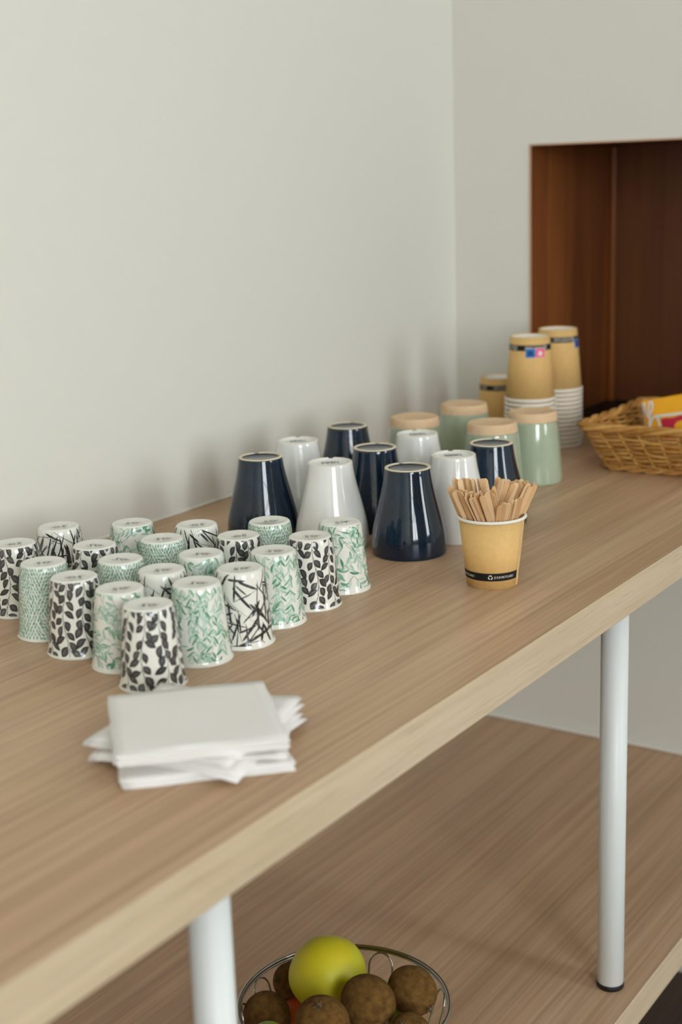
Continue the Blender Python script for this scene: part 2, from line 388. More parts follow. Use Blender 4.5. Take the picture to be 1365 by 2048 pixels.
# split: the pole appears twice, the profile runs outside -> bottom centre -> inside
def cup_mesh():
    V, F = [], []
    me = lathe('cup_body', cup_full[:cup_full.index((.0, .0692)) + 1], M['porc'], 64)
    inner = lathe('cup_inner', cup_full[cup_full.index((.0, .0692)) + 1:] + [(.0266, .0016)], M['porc'], 64)
    bm = bmesh.new(); bm.from_mesh(me); bm.from_mesh(inner)
    bmesh.ops.remove_doubles(bm, verts=bm.verts, dist=1e-6)
    bmesh.ops.recalc_face_normals(bm, faces=bm.faces)
    bm.to_mesh(me); bm.free(); bpy.data.meshes.remove(inner)
    me.polygons.foreach_set('use_smooth', [True] * len(me.polygons))
    return me
CUP_BODY = cup_mesh()
RM = .0245
CIRC = 2 * PI * RM
class Print:
    """flat print that follows the cup's wall: everything is drawn in (arc length, height)"""
    def __init__(s, z0=.0030, z1=.0684): s.V, s.F, s.C, s.z0, s.z1 = [], [], [], z0, z1
    def pt(s, u, z, off, col):
        z = min(max(z, s.z0), s.z1); a = u / RM; r = cup_r(z) + off
        s.V.append((r * math.cos(a), r * math.sin(a), z)); s.C.append(col + (1.0,))
        return len(s.V) - 1
    def strip(s, rows):                          # rows of vertex indices
        for a, b in zip(rows, rows[1:]):
            for i in range(len(a) - 1):
                q = (a[i], a[i + 1], b[i + 1], b[i])
                if len({tuple(round(c, 6) for c in s.V[k]) for k in q}) >= 3: s.F.append(q)
    def leaf(s, u, z, ang, L, W, colf, off=.00016, n=8, m=5, bend=0.0, fat=0.45):
        rows = []
        for i in range(n + 1):
            t_ = i / n
            w = W * 0.5 * (math.sin(PI * t_ ** (math.log(0.5) / math.log(fat)))) ** (0.8 if m < 9 else 1.0) if 0 < t_ < 1 else 0.0
            a = ang + bend * (t_ - 0.5)
            cu, cz = u + math.cos(a) * L * t_, z + math.sin(a) * L * t_
            rows.append([s.pt(cu - math.sin(a) * w * v, cz + math.cos(a) * w * v, off, colf(t_, v))
                         for v in [(-1 + 2 * j / (m - 1)) for j in range(m)]])
        s.strip(rows)
    def line(s, pts, W, col, off=.00010, taper=True):
        rows = []; n = len(pts)
        for i, (u, z) in enumerate(pts):
            a, b = pts[max(i - 1, 0)], pts[min(i + 1, n - 1)]
            d = math.hypot(b[0] - a[0], b[1] - a[1]) or 1
            nx_, nz_ = -(b[1] - a[1]) / d, (b[0] - a[0]) / d
            w = W * .5 * ((1 - .6 * i / (n - 1)) if taper else 1)
            c = col(i / (n - 1)) if callable(col) else col
            rows.append([s.pt(u + nx_ * w, z + nz_ * w, off, c), s.pt(u - nx_ * w, z - nz_ * w, off, c)])
        s.strip(rows)
    def stroke(s, u, z, ang, L, W, rng, dark):   # dry brush stroke
        n, m = 10, 7; rows = []
        edge = [rng.uniform(.75, 1) for _ in range(2)]
        for i in range(n + 1):
            t_ = i / n
            w = W * .5 * min(1, t_ * 7 + .12, (1 - t_) * 4.0 + .10)
            row = []
            for j in range(m):
                v = -1 + 2 * j / (m - 1)
                g = dark + (rng.uniform(.08, .3) if (rng.random() < .16 and 0 < j < m - 1) else 0)
                row.append(s.pt(u + math.cos(ang) * L * t_ - math.sin(ang) * w * v,
                                z + math.sin(ang) * L * t_ + math.cos(ang) * w * v, .00016, (g, g * .97, g * .94)))
            rows.append(row)
        s.strip(rows)
    def build(s, name): return mesh(name, s.V, s.F, M['print'], True, cols=s.C)

def lerp3(a, b, t_): return tuple(a[i] + (b[i] - a[i]) * t_ for i in range(3))
def rgb(h): return lin(h)[:3]

def pat_black_leaf(seed):
    R = random.Random(seed); p = Print(.0030, .0684)
    nv = 9; du = CIRC / nv; node = .0092
    for c in range(nv):
        u0 = c * du + R.uniform(-.0005, .0005); ph = R.uniform(0, 6)
        vine = lambda z_: u0 + .0024 * math.sin(z_ * 95 + ph)
        p.line([(vine(.0688 - .066 * k / 26), .0688 - .066 * k / 26) for k in range(27)], .00040, (.05, .047, .043), taper=False)
        for side in (-1, 1):
            z = .0775 - (.5 if side > 0 else 0) * node - (c % 2) * node * .25 - R.uniform(0, .003)
            while z > .004:
                tilt = R.uniform(.40, 1.25)
                ang = -PI / 2 + tilt * side
                sc = cup_r(min(max(z, .003), .068)) / RM
                L = R.uniform(.0090, .0122); W = R.uniform(.0052, .0068)
                base = R.uniform(.008, .016); lite = R.uniform(.13, .26); fq = R.uniform(9, 13)
                def colf(t_, v, base=base, lite=lite, fq=fq):
                    k = max(0.0, 1 - abs(v) * 1.05) ** .7 * math.sin(PI * min(1, .12 + t_ * .95))
                    k *= .5 + .5 * math.cos(v * fq)
                    g = base + (lite - base) * max(0, min(1, k)); return (g, g * .97, g * .95)
                zz = z + R.uniform(-.0016, .0016)
                su, sz = vine(zz) + side * .0010, zz - .0008
                p.leaf(su, sz, ang, L, W, colf, n=9, m=13, bend=-side * R.uniform(.1, .7), fat=.48)
                p.line([(vine(zz + .0022), zz + .0022), ((vine(zz) + su) / 2, zz + .0004), (su, sz)], .00046, (.05, .047, .043))
                z -= node
    return p.build('leaf_print')

def pat_green_tiny(seed):
    R = random.Random(seed); p = Print()
    z = .004
    row = 0
    while z < .0685:
        n = 50
        for i in range(n):
            u = CIRC * (i + .5 * (row % 2)) / n + R.uniform(-.0005, .0005); zz = z + R.uniform(-.0006, .0006)
            ang = PI / 2 + .7 * math.sin(u * 2 * PI / CIRC * 5 + 2.2 * math.sin(zz * 70 + seed)) + .4 * math.sin(u * 2 * PI / CIRC * 2 - zz * 90) + R.uniform(-.3, .3)
            g = R.random()
            col = lerp3(rgb('#a6c8b3'), rgb('#69a085'), g)
            L = R.uniform(.0036, .0047)
            p.leaf(u - math.cos(ang) * L / 2, zz - math.sin(ang) * L / 2, ang, L, R.uniform(.0015, .0021), lambda t_, v, c=col: lerp3(c, (c[0] * .8, c[1] * .88, c[2] * .85), abs(v)), n=4, m=3, fat=.5)
        z += .0033; row += 1
    return p.build('leaf_print')

GREENS = [('#c3d6ca', '#abc8b7'), ('#aecab9', '#87b19b'), ('#96bba5', '#569272'), ('#6fa285', '#2f7350')]
def sprig(p, R, u, z, ang, length, leafL, stem, wob=.15, step=.0046, W=.0018, pal=(0, 0, 1, 1, 2, 3)):
    pts = []; a = ang; n = int(length / .0020)
    cu, cz = u, z
    k1, k2 = R.uniform(-wob, wob), R.uniform(0, 6)
    side = 1; acc = step * R.random()
    for i in range(n):
        pts.append((cu, cz))
        cu += math.cos(a) * .0020; cz += math.sin(a) * .0020
        a += .05 * math.sin(i * .35 + k2) + k1 * .035
        acc += .0020
        if acc >= step and -.002 < cz < .071:
            acc -= step
            for sd in ((side, -side) if R.random() < .7 else (side,)):
                la = a + sd * R.uniform(.40, .80)
                L = leafL * R.uniform(.7, 1.15)
                h1, h2 = GREENS[R.choice(pal)]; c1, c2 = rgb(h1), rgb(h2)
                hard = R.random() < .5
                def colf(t_, v, c1=c1, c2=c2, hard=hard, sd=sd):
                    if hard: return lerp3(c1, c2, max(0, min(1, (v * sd + .2) * 1.6)))
                    return lerp3(c1, c2, .6 * t_)
                p.leaf(cu, cz, la, L, W * R.uniform(.8, 1.3), colf, n=6, m=4, bend=R.uniform(-.6, .6), fat=.5, off=.00014 + .00006 * R.random())
            side = -side
    if len(pts) > 2: p.line(pts, .00036, rgb(stem), off=.00024)

def pat_willow(seed):
    R = random.Random(seed); p = Print(.0045, .0684)
    n = 18
    for i in range(n):
        u = CIRC * i / n + R.uniform(-.0012, .0012)
        sprig(p, R, u, .073 - (i % 2) * .003, -PI / 2 + R.uniform(-.12, .12), R.uniform(.064, .072), .0092, '#7d9a86', W=.0021)
    for i in range(12):
        sprig(p, R, CIRC * (i + .5) / 12, R.uniform(.010, .06), -PI / 2 + R.choice((-1, 1)) * R.uniform(.5, 1.1), .012, .0080, '#7d9a86', pal=(0, 1, 2, 3, 3))
    return p.build('sprig_print')

def pat_branch(seed):
    R = random.Random(seed); p = Print(.0045, .0684)
    nu, nz = 11, 5
    for i in range(nu):
        for j in range(nz):
            u = CIRC * (i + .5 * (j % 2)) / nu + R.uniform(-.002, .002); z = .006 + .066 * (j + .3) / nz + R.uniform(-.003, .003)
            a = R.choice((R.uniform(.35, 1.1), PI - R.uniform(.35, 1.1), -R.uniform(.4, 1.1), PI + R.uniform(.4, 1.1)))
            sprig(p, R, u - math.cos(a) * .011, z - math.sin(a) * .011, a, R.uniform(.020, .027), 0.0102, '#35503f', wob=.3, step=.0058, W=.0025, pal=(0, 0, 1, 1, 2, 3))
    for i in range(12):
        u, z, a = CIRC * i / 12, R.uniform(.01, .06), R.choice((1, -1)) * R.uniform(.4, 1.1)
        p.line([(u + math.cos(a) * .0022 * k, z + math.sin(a) * .0022 * k + .0008 * math.sin(k * .8)) for k in range(11)], .00034, rgb('#3c5646'), off=.00026)
    return p.build('sprig_print')

def pat_brush(seed, sprigs=False):
    R = random.Random(seed); p = Print(.0040, .0684)
    for i in range(150):
        u = CIRC * i / 150 + R.uniform(-.003, .003); z = R.uniform(.004, .064)
        a = R.choice((PI / 2 + R.uniform(-.25, .25), -1.0 + R.uniform(-.3, .3), 1.05 + R.uniform(-.3, .3), R.uniform(-.45, .45)))
        L = R.uniform(.011, .030)
        p.stroke(u - math.cos(a) * L / 2, z - math.sin(a) * L / 2, a, L, R.uniform(.0010, .0026), R, R.uniform(.006, .02))
    for i in range(46):
        u, z, a = CIRC * R.random(), R.uniform(.004, .064), R.uniform(-PI, PI)
        L = R.uniform(.012, .028)
        p.line([(u + math.cos(a) * L * k / 12, z + math.sin(a) * L * k / 12) for k in range(13)], R.uniform(.0004, .0008), (.03, .028, .026), off=.00012)
    return p.build('brush_print')

PATS = {'L': [pat_black_leaf(s) for s in (3, 8)], 'T': [pat_green_tiny(s) for s in (1, 2)],
        'W': [pat_willow(s) for s in (5, 6)], 'B': [pat_branch(s) for s in (11, 12)], 'X': [pat_brush(s) for s in (21, 22)]}

def mark_mesh():
    """scribbled monogram printed on the foot of every cup"""
    V, F = [], []
    strokes = [
        spline([(-.0088, -.0020), (-.0066, -.0034), (-.0036, -.0022), (-.0042, .0000), (-.0058, .0016), (-.0042, .0036), (-.0010, .0030)], 5),
        spline([(.0050, .0034), (.0016, .0031), (-.0004, .0006), (.0014, -.0020), (.0044, -.0017), (.0053, .0003), (.0025, .0004)], 5),
        spline([(.0025, .0004), (.0064, .0008), (.0092, .0005)], 5)]
    for st in strokes:
        n0 = len(V)
        for i, p in enumerate(st):
            a, b = st[max(i - 1, 0)], st[min(i + 1, len(st) - 1)]
            d = (b - a).normalized(); w = .00046 * (0.6 + .6 * math.sin(PI * i / (len(st) - 1)))
            V += [(p.x - d.y * w, p.y + d.x * w, CUP_H + .00006), (p.x + d.y * w, p.y - d.x * w, CUP_H + .00006)]
        F += [(n0 + 2 * i, n0 + 2 * i + 1, n0 + 2 * i + 3, n0 + 2 * i + 2) for i in range(len(st) - 1)]
    return mesh('base_mark', V, F, M['mark'])
MARK = mark_mesh()

YAW = math.atan2(-0.828, 0.562)          # local +X = to the right in the picture
CUPS = [   # x, y, pattern, variant, turn, mark turn, label
 (.9172, 1.0095, 'L', 0, 0.4, .3, 'black leaf print cup cut off by the left picture edge'),
 (.9874, 1.0190, 'X', 0, 1.2, .2, 'black brushstroke print cup farthest back on the left, against the wall'),
 (.9492, .9329, 'L', 1, 2.2, -.4, 'black leaf print cup half hidden, directly right of the back left brushstroke cup'),
 (.8805, .9327, 'T', 0, 0.0, .1, 'cup with tiny green leaves, leftmost of the green printed cups'),
 (.8588, .8722, 'L', 0, 3.1, .0, 'black leaf print cup right of the leftmost tiny green leaf cup'),
 (1.0326, .9599, 'B', 0, 0.9, .1, 'green sprig cup in the back row nearest the wall'),
 (.9981, .8896, 'T', 1, 1.7, .0, 'tiny green leaf cup in front of the back row green sprig cup'),
 (.9223, .8747, 'T', 0, 2.9, -.5, 'tiny green leaf cup between two black printed cups in the middle left'),
 (.8509, .8106, 'B', 1, 4.0, .2, 'green sprig cup left behind the foremost black leaf cup'),
 (.8264, .7566, 'L', 1, 5.3, -.1, 'foremost black leaf print cup, touching the napkin stack'),
 (.9126, .8164, 'X', 1, 2.0, .1, 'black brushstroke cup in the centre of the group with only its top showing'),
 (1.0575, .8950, 'X', 0, 3.6, .1, 'black brushstroke cup in the back row near the navy mug'),
 (.9718, .8191, 'B', 0, 2.7, -.2, 'green sprig cup behind the front row brushstroke cup'),
 (1.0412, .8286, 'L', 0, 1.1, .3, 'half hidden black leaf print cup left of the tiny green cup by the mugs'),
 (1.1024, .8363, 'T', 1, 0.3, .2, 'tiny green leaf cup standing in front of the navy mug'),
 (1.0711, .7640, 'L', 1, 0.7, .0, 'black leaf print cup second from the right in the front row'),
 (1.1308, .7686, 'B', 1, 1.5, .3, 'green sprig cup at the right end of the front row, by the white mug'),
 (1.0113, .7642, 'W', 0, 0.2, -.1, 'green willow leaf cup in the middle of the front row'),
 (.9491, .7555, 'X', 1, 5.0, .2, 'black brushstroke cup standing whole in the front row'),
 (.8949, .7613, 'W', 1, 2.4, -.2, 'green willow leaf cup right beside the foremost black leaf cup'),
]
for x_, y_, pt, var, turn, mt, lab in CUPS:
    root = empty('patterned_cup', (x_, y_, TZ), YAW)
    tag(root, lab, 'cup', 'patterned cups set upside down on the table')
    b = link('cup_body', CUP_BODY, root)
    pr = link('printed_pattern', PATS[pt][var], b); pr.rotation_euler = (0, 0, turn)
    mk = link('base_mark', MARK, b); mk.rotation_euler = (0, 0, mt + .1 + (PI if (pt in 'LX' and var == 0) else 0)); mk.location = (.0015, -.0045, 0)

# ------------------------------------------------------------------ bell shaped mugs
BELL = [(.0, .0402), (.0015, .0411), (.005, .0416), (.012, .0417), (.020, .0411), (.030, .0396), (.040, .0374), (.050, .0349),
        (.060, .0323), (.070, .0298), (.080, .0277), (.088, .0264), (.0935, .0257), (.0952, .0253)]
def bell_body(m):
    tab = [(z, r) for z, r in BELL]
    P = spline([(r, z, 0) for z, r in BELL], 4)
    prof = [(p.x, p.y) for p in P] + [(.0215, .0952), (.0211, .0944), (.0200, .0939), (0, .0938)]
    me = lathe('mug_body', prof, m, 72)
    inner = [(0, .088), (.019, .088), (.023, .084), (.0262, .075), (.0318, .055), (.0368, .034), (.0388, .014), (.0388, .004), (.0402, .0)]
    im = lathe('inner', inner, m, 72)
    bm = bmesh.new(); bm.from_mesh(me); bm.from_mesh(im)
    bmesh.ops.remove_doubles(bm, verts=bm.verts, dist=1e-6); bmesh.ops.recalc_face_normals(bm, faces=bm.faces)
    bm.to_mesh(me); bm.free(); bpy.data.meshes.remove(im)
    me.polygons.foreach_set('use_smooth', [True] * len(me.polygons)); return me
def ring_mesh(m):
    def warp(j, a, r, z):
        d = abs((a - PI / 2 + PI) % (2 * PI) - PI)
        if d < .10 and z > .0956: return r, z - .0022
        return r, z
    return lathe('foot_ring', [(.0253, .0950), (.0252, .0960), (.0246, .0965), (.0224, .0965), (.0217, .0960), (.0215, .0950)], m, 96, warp, close=True)
BELL_ME = {'N': bell_body(M['navy']), 'W': bell_body(M['white'])}
RING_ME = {'N': ring_mesh(M['bisque']), 'W': ring_mesh(M['cream'])}
def stamp_mesh():
    R = random.Random(4); V, F = [], []
    def bar(x0, y0, x1, y1):
        n = len(V); V.extend([(x0, y0, .0942), (x1, y0, .0942), (x1, y1, .0942), (x0, y1, .0942)]); F.append((n, n + 1, n + 2, n + 3))
    x_ = -.0100
    for i in range(9):
        w = R.uniform(.0013, .0019); h = .0046
        bar(x_, -h, x_ + .0005, h)
        if i % 3 != 1: bar(x_ + w - .0005, -h, x_ + w, h)
        if i % 2: bar(x_ + .0005, h * .7, x_ + w - .0005, h)
        else: bar(x_ + .0005, -h, x_ + w - .0005, -h * .7)
        x_ += w + .0006
    return mesh('base_stamp', V, F, M['mark'])
STAMP = stamp_mesh()
MUGS = [
 (1.2585, .9634, 'N', .25, 'navy glazed mug at the left end of the mug group'),
 (1.3573, .9814, 'W', .0, 'white mug behind the leftmost navy mug, near the wall'),
 (1.2659, .8718, 'W', -.05, 'white mug in the front left, between the leftmost and the foremost navy mug'),
 (1.4681, .9819, 'N', -.3, 'navy mug farthest back, closest to the wall'),
 (1.3609, .8723, 'N', -.15, 'navy mug in the middle, partly behind the foremost navy mug'),
 (1.2791, .7780, 'N', .28, 'foremost navy mug, standing whole left of the stirrer cup'),
 (1.4556, .8706, 'W', .1, 'white mug in front of the leftmost green tumbler'),
 (1.3597, .7664, 'W', .05, 'white mug directly behind the cup of wooden stirrers on its left'),
 (1.4404, .7606, 'N', -.25, 'navy mug at the right end, rising behind the wooden stirrers'),
]
for x_, y_, k, nt_, lab in MUGS:
    root = empty('bell_mug', (x_, y_, TZ), YAW)
    tag(root, lab, 'mug', 'bell shaped mugs set upside down on the table')
    b = link('mug_body', BELL_ME[k], root)
    r_ = link('foot_ring', RING_ME[k], root); r_.rotation_euler = (0, 0, nt_)
    if k == 'N': r_['label'] = 'unglazed cream foot ring with a notch'
    if k == 'W':
        s_ = link('base_stamp', STAMP, b); s_.rotation_euler = (0, 0, .1); s_.location = (.001, .006, 0)

# ------------------------------------------------------------------ celadon tumblers with bare clay feet
def tumbler():
    g = [(.0370, .003), (.0376, .0004), (.0386, .0), (.0394, .001), (.0396, .004), (.0392, .012), (.0372, .040), (.0350, .064), (.0330, .0808), (.0329, .0816)]
    P = spline([(r, z, 0) for r, z in g], 3)
    gi = [(0, .086), (.026, .086), (.0300, .080), (.0335, .050), (.0365, .012), (.0370, .003)]
    a = lathe('glazed_body', [(p.x, p.y) for p in P] , M['celadon'], 72)
    b = lathe('inner', gi, M['celadon'], 72)
    bm = bmesh.new(); bm.from_mesh(a); bm.from_mesh(b); bmesh.ops.remove_doubles(bm, verts=bm.verts, dist=1e-6)
    bmesh.ops.recalc_face_normals(bm, faces=bm.faces); bm.to_mesh(a); bm.free(); bpy.data.meshes.remove(b)
    a.polygons.foreach_set('use_smooth', [True] * len(a.polygons))
    c = lathe('clay_foot', [(.0300, .0812), (.0328, .0814), (.0327, .0822), (.0322, .0880), (.0314, .0925), (.0306, .0940), (.0294, .0945), (.0272, .0943), (.0240, .0934), (0, .0930)], M['clay'], 72)
    return a, c
TB, TC = tumbler()
for x_, y_, lab in ((1.569, .9418, 'green tumbler with bare clay foot, leftmost of the four near the wall'),
                    (1.6864, .9320, 'green tumbler with bare clay foot, farthest back of the four'),
                    (1.572, .8285, 'green tumbler with bare clay foot behind the right hand navy mug'),
                    (1.6667, .8178, 'green tumbler with bare clay foot, rightmost, in front of the paper cup stack')):
    root = empty('green_tumbler', (x_, y_, TZ), YAW)
    tag(root, lab, 'tumbler', 'green tumblers set upside down on the table')
    link('glazed_body', TB, root); f_ = link('clay_foot', TC, root); f_['label'] = 'bare sand coloured clay foot'

# ------------------------------------------------------------------ paper cups
def cone_strip(name, rf, a0, a1, z0, z1, m, off, n=48):
    V, F = [], []
    for i in range(n + 1):
        a = a0 + (a1 - a0) * i / n
        for z in (z0, z1):
            r = rf(z) + off; V.append((r * math.cos(a), r * math.sin(a), z))
    for i in range(n): F.append((2 * i, 2 * i + 2, 2 * i + 3, 2 * i + 1))
    return mesh(name, V, F, m, True)
def cone_map(me_pts, rf, a_c, z_c, off, flip=1):
    out = []
    for u, v in me_pts:
        z = z_c + v * flip; r = rf(z) + off; a = a_c + flip * u / rf(z_c)
        out.append((r * math.cos(a), r * math.sin(a), z))
    return out
def text_polys(txt, size):
    cu = bpy.data.curves.new('lettering', 'FONT'); cu.body = txt; cu.size = size; cu.resolution_u = 3
    cu.align_x = 'LEFT'; cu.space_character = .95
    ob = bpy.data.objects.new('lettering', cu); C.objects.link(ob)
    dg = bpy.context.evaluated_depsgraph_get(); dg.update()
    me = bpy.data.meshes.new_from_object(ob.evaluated_get(dg))
    V = [(v.co.x, v.co.y) for v in me.vertices]; F = [tuple(p.vertices) for p in me.polygons]
    bpy.data.objects.remove(ob); bpy.data.curves.remove(cu); bpy.data.meshes.remove(me)
    return V, F
def recycle_polys(rad):
    V, F = [], []
    for k in range(3):
        a0 = PI / 2 + k * 2 * PI / 3 - .82
        n0 = len(V)
        for i in range(6):
            a = a0 - 1.15 * i / 5 + 1.6
            for r in (rad * .62, rad): V.append((r * math.cos(a), r * math.sin(a)))
        F += [(n0 + 2 * i, n0 + 2 * i + 1, n0 + 2 * i + 3, n0 + 2 * i + 2) for i in range(5)]
        a = a0 - 1.15 + 1.6; n1 = len(V)
        for r, da in ((rad * .40, 0), (rad * 1.22, 0), (rad * .80, -.55)): V.append((r * math.cos(a + da), r * math.sin(a + da)))
        F.append((n1, n1 + 1, n1 + 2))
    return V, F
# stirrer cup (stands upright)
CX, CY = 1.2158, .6422
SC_H = .0715
def sc_r(z): return .0257 + (.0333 - .0257) * z / .0695
sc = empty('kraft_cup', (CX, CY, TZ), YAW)
tag(sc, 'brown kraft paper cup with white rim holding wooden stirrers', 'cup')
link('cup_wall', lathe('cup_wall', [(.0232, .006), (.0240, .0), (sc_r(0), .0002), (sc_r(.0695), .0695), (sc_r(.0695) - .0006, .0695), (.0250, .0062), (0, .0060)], M['kraft'], 72), sc)
link('cup_lining', lathe('cup_lining', [(.0322, .0690), (.0247, .0070), (0, .0070)], M['paper'], 72), sc)
rim_prof = [(.0338 + .0017 * math.cos(a), .0702 + .0017 * math.sin(a)) for a in [2 * PI * i / 10 for i in range(10)]]
o = link('rim', lathe('rim', rim_prof, M['paper'], 72, close=True), sc); o['label'] = 'rolled white paper rim'
bz0, bz1 = .0090, .0172
band = link('band', cone_strip('band', sc_r, 0, 2 * PI, bz0, bz1, M['black'], .00018, 96), sc); band['label'] = 'black printed band with white lettering'
tv, tf = text_polys('JE SUIS RECYCLABLE !', .0034)
tw = max(v[0] for v in tv)
sx_ = .0218 / tw
tv = [(u * sx_, (v - .0012) * .95) for u, v in tv]
rv, rf_ = recycle_polys(.0024)
for k in range(4):
    base = -PI / 2 - math.radians(2) + k * PI / 2
    if k == 1: continue                                # behind the seam
    link('lettering', mesh('lettering', cone_map(tv, sc_r, base, (bz0 + bz1) / 2, .00034), tf, M['whiteink']), band)
    link('recycling_mark', mesh('recycling_mark', cone_map(rv, sc_r, base - math.radians(8), (bz0 + bz1) / 2, .00034), rf_, M['whiteink']), band)
sa = -PI / 2 + math.radians(57)
link('seam', cone_strip('seam', sc_r, sa, sa + .018, .001, .0690, M['paper'], .00028, 2), sc)
link('seam_flap', cone_strip('seam_flap', sc_r, sa + .018, sa + .25, .0008, .0690, M['kraft'], .00024, 10), sc)

# nested kraft cups, upside down
PC_H, PC_RB, PC_RR, PC_ST = .0915, .0282, .0362, .0064
def pc_r(z): return PC_RR - .0008 - (PC_RR - .0008 - PC_RB) * (z / PC_H)
PCW = lathe('cup_wall', [(pc_r(.003) - .0008, .003), (pc_r(.003), .003), (PC_RB, PC_H - .0002), (PC_RB - .0007, PC_H), (PC_RB - .0013, PC_H - .0006), (PC_RB - .0030, PC_H - .0065), (pc_r(.003) - .0008, .003)], M['kraft'], 64)
PCB = lathe('base_disc', [(PC_RB - .0011, PC_H - .0003), (PC_RB - .0020, PC_H - .0026), (PC_RB - .0032, PC_H - .0032), (0, PC_H - .0030)], M['paper'], 64)
PCR = lathe('rim', [(PC_RR - .0004 + .0014 * math.cos(a), .0024 + .0023 * math.sin(a)) for a in [2 * PI * i / 10 for i in range(10)]], M['paper'], 64, close=True)
PCBAND = cone_strip('band', pc_r, 0, 2 * PI, PC_H - .0185, PC_H - .0105, M['black'], .00018, 64)
def blob_text():
    tv2, tf2 = text_polys('JE SUIS RECYCLABLE !', .0060)
    w = max(v[0] for v in tv2); return [(u * .0270 / w, (v - .0021) * 1.0) for u, v in tv2], tf2
PTV, PTF = blob_text()
PRV, PRF = recycle_polys(.0030)
def paper_cup(x_, y_, z_, rot, lab, group, top=False, label_at=None):
    r = empty('kraft_cup', (x_, y_, z_), rot)
    tag(r, lab, 'cup', group)
    link('cup_wall', PCW, r); rm = link('rim', PCR, r); rm['label'] = 'white paper rim'
    if top:
        link('base_disc', PCB, r)
        bd = link('band', PCBAND, r); bd['label'] = 'black band printed in white'
        zc = PC_H - .0145
        for k in range(4):
            a = -PI / 2 + k * PI / 2 - 1.05
            link('lettering', mesh('lettering', cone_map(PTV, pc_r, a, zc, .00034, -1), PTF, M['whiteink']), bd)
            link('recycling_mark', mesh('recycling_mark', cone_map(PRV, pc_r, a + .14, zc, .00034, -1), PRF, M['whiteink']), bd)
        if label_at is not None:
            z0, z1, wdt = PC_H - .0275, PC_H - .0155, .0140
            w = wdt / pc_r(z0)
            lb = link('warning_label', cone_strip('warning_label', pc_r, label_at - w - .012, label_at + w + .012, z0 - .0004, z1 + .0004, M['whiteink'], .00040, 16), r)
            lb['label'] = 'small blue and pink printed warning label'
            link('blue_square', cone_strip('blue_square', pc_r, label_at - w, label_at - .006, z0, z1, M['blue'], .00052, 8), lb)
            link('pink_square', cone_strip('pink_square', pc_r, label_at + .006, label_at + w, z0, z1, M['pink'], .00052, 8), lb)
            fig = [(-.0032, -.0042), (-.0012, -.0042), (.0, -.0010), (.0012, -.0042), (.0032, -.0042), (.0034, .0010), (.0012, .0036), (-.0018, .0036), (-.0034, .0010)]
            link('dark_figure', mesh('figure', cone_map(fig, pc_r, label_at - w / 2, (z0 + z1) / 2, .00064), [(0, 1, 2, 7, 8), (2, 3, 4, 5, 6, 7)], M['navyink']), lb)
            fig2 = [(-.0034, -.0022), (-.0014, -.0038), (.0018, -.0038), (.0036, -.0010), (.0016, .0026), (-.0020, .0028)]
            link('pale_figure', mesh('figure', cone_map(fig2, pc_r, label_at + w / 2, (z0 + z1) / 2, .00064), [(0, 1, 2, 3, 4, 5)], M['whiteink']), lb)
    return r
def cup_stack(x_, y_, n, side, rot, label_at):
    for i in range(n):
        if i < n - 1:
            paper_cup(x_, y_, TZ + i * PC_ST, rot, 'kraft paper cup nested in the %s stack, only its white rim showing' % side, 'cups nested in the %s stack' % side)
        else:
            paper_cup(x_, y_, TZ + i * PC_ST, rot, 'topmost kraft paper cup of the %s stack' % side, None, True, label_at)
cup_stack(1.813, .8935, 14, 'front left tall', YAW, -PI / 2 + .12)
cup_stack(1.911, .8960, 14, 'rear right tall', YAW, -PI / 2 + 1.25)
paper_cup(1.9480, 1.0150, TZ, YAW, 'single low kraft paper cup in the corner behind the tumblers', None, True)

# ------------------------------------------------------------------ wooden stirrers
def stick_mesh(i):
    L, W, T = .1015, .0058, .0013
    out = []
    for k in range(7): out.append((W / 2 * math.cos(PI * k / 6), L - W / 2 + W / 2 * math.sin(PI * k / 6)))
    for k in range(7): out.append((-W / 2 * math.cos(PI * k / 6), W / 2 - W / 2 * math.sin(PI * k / 6)))
    n = len(out)
    V = [(x_, -T / 2, z_) for x_, z_ in out] + [(x_, T / 2, z_) for x_, z_ in out]
    F = [tuple(range(n)), tuple(range(2 * n - 1, n - 1, -1))] + [(k, k + n, (k + 1) % n + n, (k + 1) % n) for k in range(n)]
    return mesh('stirrer', V, F, STICK[i])
STK = [stick_mesh(i) for i in range(3)]
RS = random.Random(7)
def put_stick(bx_, by_, tx, ty, tz, twist, k):
    """bottom (bx,by) on the cup floor, leaning through (tx,ty,tz) in the cup's own frame (x right, y away)"""
    b = Vector((bx_, by_, .0078)); d = (Vector((tx, ty, tz)) - b).normalized()
    side = Vector((math.cos(twist), math.sin(twist), 0)); side = (side - d * side.dot(d)).normalized()
    nrm = d.cross(side)
    Mx = Matrix(((side.x, nrm.x, d.x, b.x), (side.y, nrm.y, d.y, b.y), (side.z, nrm.z, d.z, b.z), (0, 0, 0, 1)))
    o_ = bpy.data.objects.new('stirrer', STK[k % 3]); C.objects.link(o_)
    o_.matrix_world = Matrix.Translation((CX, CY, TZ)) @ Matrix.Rotation(YAW, 4, 'Z') @ Mx
    tag(o_, 'flat wooden coffee stirrer standing in the kraft paper cup', 'stirrer', 'wooden stirrers in the paper cup')
cnt = 0
def through(rx, ry, bx_, by_, tw):
    global cnt
    put_stick(bx_, by_, rx, ry, .0715, tw + RS.uniform(-.22, .22), cnt); cnt += 1
def front_y(rx): return -math.sqrt(max(0.0, .0310 ** 2 - rx * rx))
